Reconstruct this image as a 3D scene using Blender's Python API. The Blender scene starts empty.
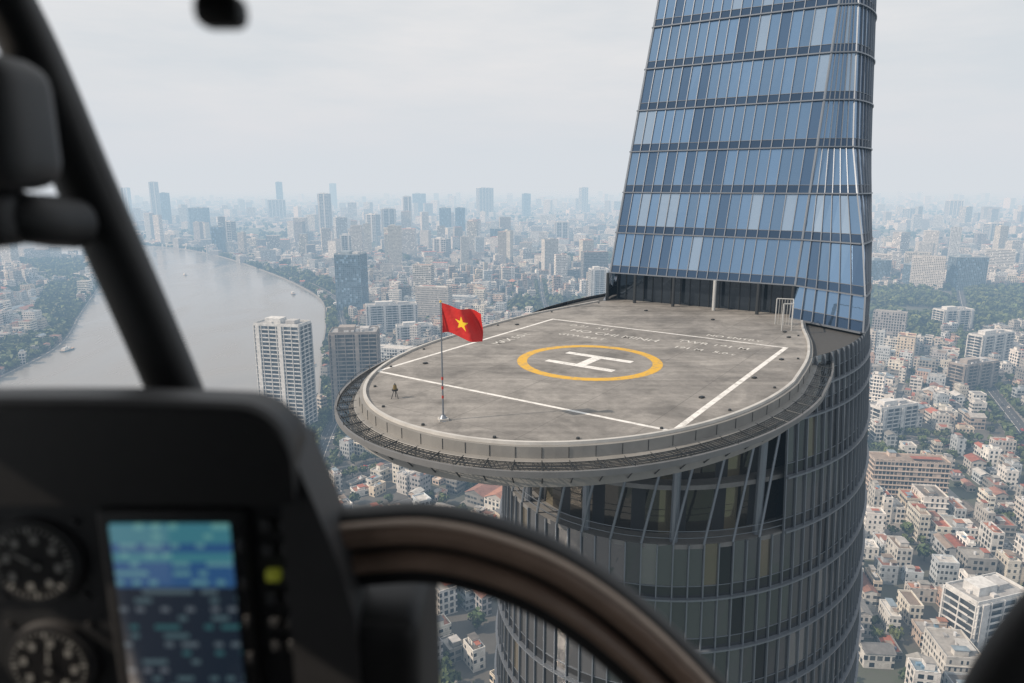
import bpy, math, random
import numpy as np
from mathutils import Vector, Matrix
random.seed(7); rng=np.random.default_rng(7)
scene=bpy.context.scene
scene.view_settings.view_transform='Standard'; scene.view_settings.look='None'; scene.view_settings.exposure=0
EYE=203.0

# ------------------------------------------------------------------ helpers
def link(o,parent=None):
    scene.collection.objects.link(o)
    if parent: o.parent=parent
    return o
def empty(name):
    return link(bpy.data.objects.new(name,None))
class NT:
    def __init__(s,nt): s.nt=nt
    def n(s,t,ins=None,**kw):
        nd=s.nt.nodes.new(t)
        for k,v in kw.items(): setattr(nd,k,v)
        if ins:
            for k,v in ins.items():
                if isinstance(v,bpy.types.NodeSocket): s.nt.links.new(v,nd.inputs[k])
                else: nd.inputs[k].default_value=v
        return nd
    def m(s,op,a,b=0.0,c=0.0):
        return s.n('ShaderNodeMath',{0:a,1:b,2:c},operation=op).outputs[0]
    def mix(s,f,a,b,bt='MIX'):
        nd=s.n('ShaderNodeMix',{0:f,6:a,7:b},data_type='RGBA',blend_type=bt)
        return nd.outputs[2]
def newmat(name):
    m=bpy.data.materials.new(name); m.use_nodes=True
    nt=NT(m.node_tree); b=m.node_tree.nodes['Principled BSDF']
    return m,nt,b
def c4(c): return (c[0],c[1],c[2],1.0)
def simple(name,col,rough=.6,metal=0.0,nscale=3.0,namt=.25,bump=0.0):
    m,nt,b=newmat(name)
    tc=nt.n('ShaderNodeTexCoord')
    no=nt.n('ShaderNodeTexNoise',{'Vector':tc.outputs['Object'],'Scale':nscale,'Detail':6.0})
    f=nt.m('MULTIPLY_ADD',no.outputs[0],namt*2,1-namt)
    cc=nt.mix(1.0,c4(col),f,'MULTIPLY')
    nt.nt.links.new(cc,b.inputs['Base Color'])
    b.inputs['Roughness'].default_value=rough; b.inputs['Metallic'].default_value=metal
    if bump>0:
        bp=nt.n('ShaderNodeBump',{'Height':no.outputs[0],'Strength':bump,'Distance':.002})
        nt.nt.links.new(bp.outputs[0],b.inputs['Normal'])
    return m
def attr(nt,name='Col'):
    return nt.n('ShaderNodeAttribute',attribute_name=name)

class Buf:
    def __init__(s): s.v=[];s.f=[];s.uv=[];s.c=[];s.m=[]
    def face(s,pts,uv=None,col=(1,1,1,1),mat=0):
        i=len(s.v); s.v.extend(pts); n=len(pts)
        s.f.append(tuple(range(i,i+n)))
        s.uv.extend(uv if uv else [(0,0)]*n)
        s.c.extend([col]*n); s.m.append(mat)
    def box(s,c,size,ang=0,col=(1,1,1,1),mat=0):
        cx,cy,cz=c; hx,hy,hz=size[0]/2,size[1]/2,size[2]/2
        ca,sa=math.cos(ang),math.sin(ang)
        P=[]
        for dz in(-hz,hz):
            for dx,dy in((-hx,-hy),(hx,-hy),(hx,hy),(-hx,hy)):
                P.append((cx+dx*ca-dy*sa,cy+dx*sa+dy*ca,cz+dz))
        for q in((3,2,1,0),(4,5,6,7),(0,1,5,4),(1,2,6,5),(2,3,7,6),(3,0,4,7)):
            s.face([P[k] for k in q],None,col,mat)
    def obj(s,name,mats,parent=None,smooth=False):
        me=bpy.data.meshes.new(name)
        me.from_pydata(s.v,[],s.f)
        if s.f:
            ul=me.uv_layers.new(name='UVMap'); ul.data.foreach_set('uv',np.array(s.uv,dtype=np.float32).ravel())
            ca=me.color_attributes.new('Col','FLOAT_COLOR','CORNER'); ca.data.foreach_set('color',np.array(s.c,dtype=np.float32).ravel())
            me.polygons.foreach_set('material_index',np.array(s.m,dtype=np.int32))
            if smooth: me.polygons.foreach_set('use_smooth',np.ones(len(s.f),dtype=bool))
        for m in mats: me.materials.append(m)
        me.update()
        return link(bpy.data.objects.new(name,me),parent)

def cyl_pts(buf,p0,p1,r0,r1=None,n=10,col=(1,1,1,1),mat=0,cap=True):
    r1=r0 if r1 is None else r1
    p0=Vector(p0);p1=Vector(p1);d=(p1-p0).normalized()
    a=d.orthogonal().normalized();b=d.cross(a)
    A=[tuple(p0+(a*math.cos(t)+b*math.sin(t))*r0) for t in[2*math.pi*i/n for i in range(n)]]
    B=[tuple(p1+(a*math.cos(t)+b*math.sin(t))*r1) for t in[2*math.pi*i/n for i in range(n)]]
    for i in range(n):
        j=(i+1)%n; buf.face([A[i],A[j],B[j],B[i]],None,col,mat)
    if cap: buf.face(B,None,col,mat); buf.face(A[::-1],None,col,mat)
def catmull(P,k=8,closed=False):
    out=[];n=len(P)
    rngi=range(n) if closed else range(n-1)
    for i in rngi:
        g=(lambda j:np.array(P[j%n],float)) if closed else (lambda j:np.array(P[min(max(j,0),n-1)],float))
        p0,p1,p2,p3=g(i-1),g(i),g(i+1),g(i+2)
        for s in range(k):
            t=s/k
            out.append(tuple(.5*((2*p1)+(-p0+p2)*t+(2*p0-5*p1+4*p2-p3)*t*t+(-p0+3*p1-3*p2+p3)*t**3)))
    if not closed: out.append(tuple(P[-1]))
    return out

# ------------------------------------------------------------------ camera
cd=bpy.data.cameras.new('camera'); cam=link(bpy.data.objects.new('camera',cd))
cam.location=(0,0,EYE); cam.rotation_euler=(math.radians(90-12.56),0,0)
cd.sensor_width=36; cd.lens=24.61; cd.clip_start=.02; cd.clip_end=150000
cd.dof.use_dof=True; cd.dof.focus_distance=48; cd.dof.aperture_fstop=2.2
scene.camera=cam

# ------------------------------------------------------------------ world + sun
tosun=Vector((-.88,-.22,0)).normalized(); ELEV=math.radians(38)
sd=Vector((tosun.x*math.cos(ELEV),tosun.y*math.cos(ELEV),math.sin(ELEV)))
w=bpy.data.worlds.new('World'); scene.world=w; w.use_nodes=True
nt=NT(w.node_tree); bg=w.node_tree.nodes['Background']
sky=nt.n('ShaderNodeTexSky'); sky.sky_type='NISHITA'; sky.sun_disc=False
sky.sun_elevation=ELEV; sky.sun_rotation=math.atan2(tosun.x,tosun.y)
sky.altitude=200; sky.air_density=1.2; sky.dust_density=4.0; sky.ozone_density=1.0
tc=nt.n('ShaderNodeTexCoord')
mp=nt.n('ShaderNodeMapping',{'Vector':tc.outputs['Generated'],'Scale':(1.3,1.3,6.5)})
no=nt.n('ShaderNodeTexNoise',{'Vector':mp.outputs[0],'Scale':1.7,'Detail':8.0,'Roughness':.58})
mr=nt.n('ShaderNodeMapRange',{0:no.outputs[0],1:.36,2:.66,3:.0,4:1.0})
veil=nt.mix(mr.outputs[0],(7.0,7.3,7.5,1),(9.2,9.1,8.9,1))
skyc=nt.mix(.9,sky.outputs[0],veil)
w.node_tree.links.new(skyc,bg.inputs[0]); bg.inputs[1].default_value=.1
sl=bpy.data.lights.new('sun','SUN'); so=link(bpy.data.objects.new('sun',sl))
sl.energy=5.0; sl.angle=math.radians(.6); sl.color=(1,.91,.79)
so.rotation_euler=sd.to_track_quat('Z','Y').to_euler(); so.location=(0,0,600)

# haze: a thin homogeneous layer of air-light (absorption; scattered light put in as emission)
hb=Buf(); hb.box((0,0,345),(120000,120000,700))
hm=bpy.data.materials.new('haze'); hm.use_nodes=True; hn=hm.node_tree; hn.nodes.clear()
ho=hn.nodes.new('ShaderNodeOutputMaterial'); ha=hn.nodes.new('ShaderNodeVolumeAbsorption'); he=hn.nodes.new('ShaderNodeEmission'); hs=hn.nodes.new('ShaderNodeAddShader')
SG=.00033; cc=(.46,.22,.0)
L=(.68,.72,.765)
ha.inputs['Color'].default_value=(cc[0],cc[1],cc[2],1); ha.inputs['Density'].default_value=SG
he.inputs['Color'].default_value=tuple(L[i]*(1-cc[i]) for i in range(3))+(1,); he.inputs['Strength'].default_value=SG
hn.links.new(ha.outputs[0],hs.inputs[0]); hn.links.new(he.outputs[0],hs.inputs[1]); hn.links.new(hs.outputs[0],ho.inputs['Volume'])
haze=hb.obj('emissive_haze',[hm])

# ------------------------------------------------------------------ materials
def facade_mat():
    m,nt,b=newmat('building_facade')
    at=attr(nt); uv=nt.n('ShaderNodeUVMap'); sx=nt.n('ShaderNodeSeparateXYZ',{0:uv.outputs[0]})
    rnd=at.outputs['Alpha']
    cu=nt.m('MULTIPLY_ADD',rnd,1.6,2.0)
    u=nt.m('DIVIDE',sx.outputs[0],cu); v=nt.m('DIVIDE',sx.outputs[1],3.3)
    fu=nt.m('FRACT',u); fv=nt.m('FRACT',v)
    iu=nt.m('FLOOR',u); iv=nt.m('FLOOR',v)
    hw=nt.m('MULTIPLY_ADD',nt.m('FRACT',nt.m('MULTIPLY',rnd,7.3)),.24,.20)
    mu=nt.m('LESS_THAN',nt.m('ABSOLUTE',nt.m('SUBTRACT',fu,.5)),hw)
    mv=nt.m('LESS_THAN',nt.m('ABSOLUTE',nt.m('SUBTRACT',fv,.52)),nt.m('MULTIPLY_ADD',nt.m('FRACT',nt.m('MULTIPLY',rnd,3.1)),.12,.22))
    cb=nt.n('ShaderNodeCombineXYZ',{0:iu,1:iv,2:nt.m('MULTIPLY',rnd,91.0)})
    wn=nt.n('ShaderNodeTexWhiteNoise',{0:cb.outputs[0]})
    keep=nt.m('LESS_THAN',wn.outputs[0],.87)
    win=nt.m('MULTIPLY',nt.m('MULTIPLY',mu,mv),keep)
    wc=nt.mix(nt.m('POWER',wn.outputs[0],4.0),(.018,.024,.03,1),(.16,.17,.17,1))
    joint=nt.m('LESS_THAN',fv,.06)
    geo=nt.n('ShaderNodeNewGeometry')
    st=nt.n('ShaderNodeTexNoise',{'Vector':geo.outputs['Position'],'Scale':.22,'Detail':7.0,'Roughness':.65})
    wall=nt.mix(1.0,at.outputs[0],nt.m('MULTIPLY_ADD',st.outputs[0],1.2,.34),'MULTIPLY')
    wall=nt.mix(nt.m('MULTIPLY',joint,.35),wall,(.06,.06,.06,1))
    col=nt.mix(win,wall,wc)
    nt.nt.links.new(col,b.inputs['Base Color'])
    nt.nt.links.new(nt.m('MULTIPLY_ADD',win,-.6,.8),b.inputs['Roughness'])
    return m
M_FAC=facade_mat()
def roof_mat():
    m,nt,b=newmat('building_roof')
    at=attr(nt); geo=nt.n('ShaderNodeNewGeometry')
    st=nt.n('ShaderNodeTexNoise',{'Vector':geo.outputs['Position'],'Scale':.35,'Detail':8.0,'Roughness':.7})
    col=nt.mix(1.0,at.outputs[0],nt.m('MULTIPLY_ADD',st.outputs[0],1.5,.22),'MULTIPLY')
    nt.nt.links.new(col,b.inputs['Base Color']); b.inputs['Roughness'].default_value=.8
    return m
M_ROOF=roof_mat()
def glass_mat(name,metal=.75,rough=.07):
    m,nt,b=newmat(name); at=attr(nt)
    nt.nt.links.new(at.outputs[0],b.inputs['Base Color'])
    b.inputs['Metallic'].default_value=metal; b.inputs['Roughness'].default_value=rough
    geo=nt.n('ShaderNodeNewGeometry')
    no=nt.n('ShaderNodeTexNoise',{'Vector':geo.outputs['Position'],'Scale':.9,'Detail':2.0})
    bp=nt.n('ShaderNodeBump',{'Height':no.outputs[0],'Strength':.22,'Distance':.05})
    nt.nt.links.new(bp.outputs[0],b.inputs['Normal'])
    return m
M_GLASS=glass_mat('curtain_wall_glass',.75,.05)
M_MULL=simple('mullion_metal',(.20,.225,.26),.4,.5,1,.1)
M_MULLD=simple('dark_frame_metal',(.045,.05,.055),.45,.5,1,.1)
M_STEEL=simple('painted_steel',(.42,.43,.43),.5,.2,1.5,.2)
M_DARK=simple('dark_interior',(.02,.022,.025),.7,0,1,.1)
M_CONC=simple('pale_concrete',(.42,.41,.39),.8,0,.6,.3)
M_LEAF,nt,b=newmat('foliage'); at=attr(nt)
nt.nt.links.new(at.outputs[0],b.inputs['Base Color']); b.inputs['Roughness'].default_value=.7
M_PAVE=simple('pavement',(.22,.21,.195),.85,0,.3,.35)
M_ASPH=simple('asphalt',(.06,.06,.062),.9,0,.3,.3)
M_WHITE=simple('white_paint',(.75,.74,.71),.6,0,1.2,.12)

# ------------------------------------------------------------------ ground
def ground_mat():
    m,nt,b=newmat('ground')
    geo=nt.n('ShaderNodeNewGeometry')
    n1=nt.n('ShaderNodeTexNoise',{'Vector':geo.outputs['Position'],'Scale':.0022,'Detail':5.0})
    n2=nt.n('ShaderNodeTexNoise',{'Vector':geo.outputs['Position'],'Scale':.03,'Detail':8.0,'Roughness':.7})
    vo=nt.n('ShaderNodeTexVoronoi',{'Vector':geo.outputs['Position'],'Scale':.045})
    sv=nt.n('ShaderNodeSeparateColor',{0:vo.outputs['Color']})
    far=nt.n('ShaderNodeValToRGB',{0:sv.outputs[0]})
    e=far.color_ramp.elements; e[0].color=(.05,.055,.05,1); e[1].color=(.5,.47,.43,1)
    el=e.new(.5); el.color=(.22,.2,.18,1)
    base=nt.mix(n2.outputs[0],(.045,.045,.042,1),(.15,.14,.125,1))
    dist=nt.n('ShaderNodeVectorMath',{0:geo.outputs['Position']},operation='LENGTH')
    ff=nt.n('ShaderNodeMapRange',{0:dist.outputs['Value'],1:1500.0,2:2600.0})
    urb=nt.mix(ff.outputs[0],base,far.outputs[0])
    g=nt.n('ShaderNodeMapRange',{0:nt.m('ADD',n1.outputs[0],nt.m('MULTIPLY',n2.outputs[0],.25)),1:.60,2:.70})
    col=nt.mix(g.outputs[0],urb,nt.mix(n2.outputs[0],(.025,.04,.02,1),(.07,.095,.04,1)))
    nt.nt.links.new(col,b.inputs['Base Color']); b.inputs['Roughness'].default_value=.95
    return m
g=Buf(); S=70000
g.face([(-S,-S,0),(S,-S,0),(S,S,0),(-S,S,0)])
g.obj('ground',[ground_mat()])

RB=[(-140,-300),(-145,200),(-160,420),(-173,541),(-188,650),(-240,861),(-289,1064),(-374,1316),(-615,1718),(-976,2198),(-1336,2463),(-2300,2900),(-4000,3100)]
LB=[(-4000,2500),(-2300,2300),(-1400,2080),(-1066,1880),(-861,1454),(-694,1107),(-589,890),(-553,730),(-520,500),(-520,200),(-520,-300)]
RBs=catmull(RB,6); LBs=catmull(LB,6)
RIV=RBs+LBs
def pip(x,y,poly):
    c=False;j=len(poly)-1
    for i in range(len(poly)):
        xi,yi=poly[i];xj,yj=poly[j]
        if (yi>y)!=(yj>y) and x<(xj-xi)*(y-yi)/(yj-yi)+xi: c=not c
        j=i
    return c
m,nt,b=newmat('river_water')
geo=nt.n('ShaderNodeNewGeometry')
mpv=nt.n('ShaderNodeMapping',{'Vector':geo.outputs['Position'],'Rotation':(0,0,.4),'Scale':(1,.45,1)})
n1=nt.n('ShaderNodeTexNoise',{'Vector':mpv.outputs[0],'Scale':.16,'Detail':8.0,'Roughness':.7})
n2=nt.n('ShaderNodeTexNoise',{'Vector':mpv.outputs[0],'Scale':.007,'Detail':6.0,'Roughness':.6,'Distortion':1.4})
nt.nt.links.new(nt.mix(n2.outputs[0],(.16,.155,.145,1),(.26,.245,.22,1)),b.inputs['Base Color'])
rr=nt.n('ShaderNodeMapRange',{0:n2.outputs[0],1:.35,2:.65,3:.06,4:.3})
nt.nt.links.new(rr.outputs[0],b.inputs['Roughness']); b.inputs['IOR'].default_value=1.33
bp=nt.n('ShaderNodeBump',{'Height':n1.outputs[0],'Strength':.4,'Distance':.6}); nt.nt.links.new(bp.outputs[0],b.inputs['Normal'])
M_WATER=m
rb=Buf()
from mathutils.geometry import tessellate_polygon
tris=tessellate_polygon([[Vector((p[0],p[1],0)) for p in RIV]])
for t in tris:
    P=[RIV[i] for i in t]
    a=(P[1][0]-P[0][0])*(P[2][1]-P[0][1])-(P[2][0]-P[0][0])*(P[1][1]-P[0][1])
    if a<0: P=P[::-1]
    rb.face([(p[0],p[1],.05) for p in P])
rb.obj('river',[M_WATER])
def strip(buf,line,w0,w1,z,col=(1,1,1,1),mat=0,thick=0):
    L=[];n=len(line)
    for i in range(n):
        a=np.array(line[max(i-1,0)]);b_=np.array(line[min(i+1,n-1)]);d=b_-a;d=d/np.linalg.norm(d)
        nn=np.array([d[1],-d[0]]); p=np.array(line[i])
        L.append((p+nn*w0,p+nn*w1))
    for i in range(n-1):
        a,b_=L[i];c,d=L[i+1]
        buf.face([(a[0],a[1],z),(b_[0],b_[1],z),(d[0],d[1],z),(c[0],c[1],z)],None,col,mat)
        if thick:
            for p,q in((a,c),(d,b_)):
                buf.face([(p[0],p[1],z-thick),(q[0],q[1],z-thick),(q[0],q[1],z),(p[0],p[1],z)],None,col,mat)
eb=Buf(); strip(eb,RBs,-1,1,1.6,thick=1.7); eb.obj('river_embankment',[M_PAVE])
eb=Buf(); strip(eb,LBs,-1,1,1.6,thick=1.7); eb.obj('river_embankment',[M_PAVE])
AV=[]
def avenue(line,w):
    ln=catmull(line,10); AV.append((ln,w/2))
    r=Buf(); strip(r,ln,-w/2,w/2,.03); 
    strip(r,ln,-w/2-3,-w/2,.16,mat=2,thick=.16); strip(r,ln,w/2,w/2+3,.16,mat=2,thick=.16)
    strip(r,ln,-.15,.15,.05,mat=1)
    for i in range(len(ln)-1):
        a=np.array(ln[i]);b_=np.array(ln[i+1]);L=np.linalg.norm(b_-a);d=(b_-a)/L;nn=np.array([d[1],-d[0]])
        s=0
        while s<L:
            for off in(-w/4,w/4):
                p=a+d*s+nn*off; r.box((p[0],p[1],.045),(3,.18,.01),math.atan2(d[1],d[0]),mat=1)
            s+=9
    r.obj('road',[M_ASPH,M_WHITE,M_PAVE])
    return ln
off=[]
for i in range(1,len(RB)-2):
    a=np.array(RB[i-1]);b_=np.array(RB[i+1]);d=(b_-a)/np.linalg.norm(b_-a); off.append(tuple(np.array(RB[i])+np.array([d[1],-d[0]])*24))
avenue(off[:9],16)
avenue([(-130,470),(60,560),(260,560),(420,520),(760,540)],18)
avenue([(120,100),(140,400),(165,560),(120,800),(60,1050),(60,1500)],14)
avenue([(255,180),(300,330),(400,500),(520,760),(640,960),(900,1400)],18)
avenue([(-80,620),(60,760),(300,860),(640,930),(1100,980)],14)
AVP=[(np.array(l),w) for l,w in AV]
AVd=[]
for l,w_ in AVP:
    pts=[]
    for i in range(len(l)-1):
        L_=np.linalg.norm(l[i+1]-l[i]); k=max(1,int(L_/8))
        for j in range(k): pts.append(l[i]+(l[i+1]-l[i])*j/k)
    AVd.append((np.array(pts),w_))
def near_av(x,y,marg):
    for l,w in AVd:
        if np.min((l[:,0]-x)**2+(l[:,1]-y)**2)<(w+marg+3)**2: return True
    return False
PARKS=[[(455,880),(640,985),(900,960),(1500,960),(1700,1400),(1000,1400),(690,1380),(520,1120)],
       [(-30,1040),(140,1040),(190,1240),(10,1260)],
       [(80,1800),(420,1750),(520,2050),(60,2080)],[(-640,900),(-600,905),(-700,1110),(-900,1480),(-960,1450),(-760,1080)],
       [(-600,700),(-555,700),(-600,900),(-680,900)],[(-1420,1950),(-1080,1870),(-920,1500),(-1000,1480)],
       [(1900,2300),(2600,2300),(2700,2700),(1900,2600)],[(-320,1290),(-250,1290),(-540,1720),(-600,1700)]]
TWR=(16.7,70)
CUST=[]

# ------------------------------------------------------------------ city buildings
WALLS=[(.62,.60,.57),(.55,.54,.51),(.66,.65,.63),(.50,.48,.45),(.56,.50,.41),(.48,.51,.53),(.58,.56,.5),(.38,.37,.35),(.50,.42,.36),(.42,.46,.49),(.70,.70,.68),(.68,.68,.66),(.27,.27,.26),(.40,.30,.25),(.33,.33,.34)]
ROOFS=[(.24,.235,.22),(.31,.30,.28),(.15,.15,.15),(.30,.105,.07),(.26,.09,.06),(.31,.15,.10),(.19,.24,.28),(.40,.395,.38),(.12,.11,.10),(.21,.17,.14),(.48,.47,.45),(.27,.26,.245),(.19,.19,.19),(.25,.13,.10),(.34,.33,.32)]
def rc(pal,j=.1):
    c=random.choice(pal);k=1+random.uniform(-j,j);return (c[0]*k,c[1]*k,c[2]*k,random.random())
def building(B,cx,cy,ang,w,d,z0,h,detail=2,roofk=None,wall=None,gable=None,slabs=False):
    col=wall or rc(WALLS,.2); rcol=roofk or rc(ROOFS,.2)
    ca,sa=math.cos(ang),math.sin(ang)
    T=lambda x,y,z:(cx+x*ca-y*sa,cy+x*sa+y*ca,z)
    hx,hy=w/2,d/2; C=[(-hx,-hy),(hx,-hy),(hx,hy),(-hx,hy)]
    z1=z0+h; u=random.randint(0,200)*1.0; L=[w,d,w,d]
    gb=gable if gable is not None else (random.random()<.34 and h<14 and detail>0)
    for i in range(4):
        a=C[i];b_=C[(i+1)%4]
        B.face([T(*a,z0),T(*b_,z0),T(*b_,z1),T(*a,z1)],[(u,0),(u+L[i],0),(u+L[i],h),(u,h)],col,0)
        u+=L[i]
    if gb:
        if roofk is None: rcol=rc([ROOFS[3],ROOFS[4],ROOFS[5],ROOFS[9],ROOFS[13],ROOFS[6],ROOFS[2],ROOFS[8],ROOFS[11],ROOFS[0],ROOFS[7]],.25)
        rh=min(w,d)*.22; e=.4
        def slope(p,q,r_,s_): B.face([p,q,r_,s_],None,rcol,1)
        if w>=d:
            R=[(-hx-e,0),(hx+e,0)]
            E=[(-hx-e,-hy-e),(hx+e,-hy-e),(hx+e,hy+e),(-hx-e,hy+e)]
            slope(T(*E[0],z1-.1),T(*E[1],z1-.1),T(*R[1],z1+rh),T(*R[0],z1+rh)); slope(T(*E[2],z1-.1),T(*E[3],z1-.1),T(*R[0],z1+rh),T(*R[1],z1+rh))
            B.face([T(-hx,hy,z1),T(-hx,-hy,z1),T(-hx,0,z1+rh-.1)],None,col,0); B.face([T(hx,-hy,z1),T(hx,hy,z1),T(hx,0,z1+rh-.1)],None,col,0)
        else:
            R=[(0,-hy-e),(0,hy+e)]
            E=[(-hx-e,-hy-e),(hx+e,-hy-e),(hx+e,hy+e),(-hx-e,hy+e)]
            slope(T(*E[1],z1-.1),T(*E[2],z1-.1),T(*R[1],z1+rh),T(*R[0],z1+rh)); slope(T(*E[3],z1-.1),T(*E[0],z1-.1),T(*R[0],z1+rh),T(*R[1],z1+rh))
            B.face([T(-hx,-hy,z1),T(hx,-hy,z1),T(0,-hy,z1+rh-.1)],None,col,0); B.face([T(hx,hy,z1),T(-hx,hy,z1),T(0,hy,z1+rh-.1)],None,col,0)
        return
    if detail==0:
        B.face([T(*c,z1) for c in C],None,rcol,1)
        if random.random()<.4: B.box(T(random.uniform(-.2,.2)*w,random.uniform(-.2,.2)*d,z1+1.4),(w*.35,d*.35,2.8),ang,col,1)
        return
    pt=.3; I=[(-hx+pt,-hy+pt),(hx-pt,-hy+pt),(hx-pt,hy-pt),(-hx+pt,hy-pt)]; zr=z1-.9
    for i in range(4):
        j=(i+1)%4
        B.face([T(*C[i],z1),T(*C[j],z1),T(*I[j],z1),T(*I[i],z1)],None,col,1)
        B.face([T(*I[j],zr),T(*I[i],zr),T(*I[i],z1),T(*I[j],z1)],None,col,1)
    B.face([T(*c,zr) for c in I],None,rcol,1)
    if random.random()<.8:
        sw=min(w*.55,random.uniform(2.5,5)); sdp=min(d*.45,random.uniform(3,7)); sh=random.uniform(2.2,3.4)
        x=random.uniform(-1,1)*(hx-sw/2-.5) ; y=random.uniform(-1,1)*(hy-sdp/2-.5)
        B.box(T(x,y,zr+sh/2),(sw,sdp,sh),ang,col,1)
        B.box(T(x,y,zr+sh+.1),(sw+.6,sdp+.6,.2),ang,rc(ROOFS),1)
    if random.random()<.4:
        x=random.uniform(-.3,.3)*w; B.box(T(x,-hy*.4,zr+1.9),(w*.4,d*.35,.12),ang,rc([ROOFS[3],ROOFS[6],ROOFS[7],ROOFS[9]]),1)
    for k in range(random.choice([0,1,2,3,4,5]) if detail>1 else 0):
        x=random.uniform(-.8,.8)*(hx-.8) ; y=random.uniform(-.8,.8)*(hy-1)
        if random.random()<.5:
            p=T(x,y,zr); cyl_pts(B,p,(p[0],p[1],p[2]+1.7),.65,.65,8,(.5,.52,.54,1),1)
        else: B.box(T(x,y,zr+.5),(random.uniform(1,2.4),random.uniform(1,2),1),ang,random.choice([(.6,.6,.6,1),(.15,.25,.35,1),(.35,.12,.08,1),(.3,.3,.3,1)]),1)
    if slabs:
        k=1
        while k*3.3<h-1:
            B.box((cx,cy,z0+k*3.3),(w+.9,d+.9,.28),ang,tuple(min(1,c*1.05) for c in col[:3])+(1,),1); k+=1
CITYM=[M_FAC,M_ROOF,M_PAVE]
tree_pts=[]
seeds=[(rng.uniform(-1600,1600),rng.uniform(100,2400),rng.uniform(-.6,.6)) for _ in range(26)]
SA=np.array(seeds)
def ok(x,y,r):
    if x<-100:
        for dx,dy in((0,0),(r,0),(-r,0),(0,r),(0,-r)):
            if pip(x+dx,y+dy,RIV): return False
    for p in PARKS:
        if pip(x,y,p): return False
    if math.hypot(x-TWR[0],y-TWR[1])<r+42: return False
    for cx,cy,cr in CUST:
        if math.hypot(x-cx,y-cy)<cr+r*.75: return False
    return True
BLK={}
def addblk(cx,cy,ang,W,D):
    for gx in range(int((cx-70)//60),int((cx+70)//60)+1):
        for gy in range(int((cy-70)//60),int((cy+70)//60)+1): BLK.setdefault((gx,gy),[]).append((cx,cy,math.cos(ang),math.sin(ang),W/2,D/2))
def inblk(x,y,mg):
    for cx,cy,ca,sa,hw,hd in BLK.get((int(x//60),int(y//60)),()):
        dx,dy=x-cx,y-cy
        if abs(dx*ca+dy*sa)<hw+mg and abs(-dx*sa+dy*ca)<hd+mg: return True
    return False
def block(cx,cy,ang,W,D,dist):
    addblk(cx,cy,ang,W,D)
    det=2 if dist<700 else 1
    B=Buf(); ca,sa=math.cos(ang),math.sin(ang)
    T=lambda x,y:(cx+x*ca-y*sa,cy+x*sa+y*ca)
    B.box((cx,cy,.075),(W,D,.15),ang,(1,1,1,1),2)
    kind=random.random()
    if kind<.13:
        fl=random.choice([6,8,9,11,14]) if dist<800 else random.choice([6,8,12,16,20])
        w=W*random.uniform(.45,.8); d=min(D*.5,random.uniform(13,20))
        building(B,cx,cy,ang,w,d,.15,fl*3.3+1,det,slabs=True,gable=False)
        for k in range(14):
            x,y=T(random.uniform(-.5,.5)*W,random.choice([-1,1])*D*.42); tree_pts.append((x,y,.1,random.uniform(2.5,4.5)))
        nm='apartment_building'
    elif kind<.18:
        x=-W/2+2
        while x<W/2-16:
            w=random.uniform(12,20); px,py=T(x+w/2,0)
            building(B,px,py,ang,w-.6,D*.82,.15,random.uniform(6,9),det,gable=True); x+=w
        nm='market_hall'
    elif kind<.26:
        for k in range(34):
            x,y=T(random.uniform(-.5,.5)*W,random.uniform(-.5,.5)*D); tree_pts.append((x,y,.1,random.uniform(3,5.5)))
        building(B,cx,cy,ang,W*.3,D*.35,.15,random.uniform(6,12),det,gable=True)
        nm='villa'
    else:
        for side in(-1,1):
            x=-W/2+1.5; 
            while x<W/2-5:
                w=random.choice([4,4.5,5,6,8,10,14]) if dist<900 else random.choice([6,9,14,18])
                w=min(w,W/2-1.5-x)
                if w<3.5: break
                if random.random()<.09:
                    tx,ty=T(x+w/2,side*D*.27); tree_pts.append((tx,ty,.1,random.uniform(2.5,4.5))); x+=w; continue
                d=(D/2-1.5)*random.uniform(.62,.97); fl=random.choice([1,2,2,3,3,3,4,4,5,6]) if w<9 else random.choice([2,3,4,5,6,8,10])
                px,py=T(x+w/2,side*(D/2-1.2-d/2-random.uniform(0,1.2)))
                building(B,px,py,ang,w-.05,d,.15,fl*3.3+.9,det,slabs=(w>9 and random.random()<.6))
                x+=w
        for k in range(random.randint(3,12)):
            x,y=T(random.uniform(-.5,.5)*W,random.choice([-1,1])*(D/2+1.2)); tree_pts.append((x,y,0,random.uniform(2,3.8)))
        nm='row_house_block'
    B.obj(nm,CITYM)

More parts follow.
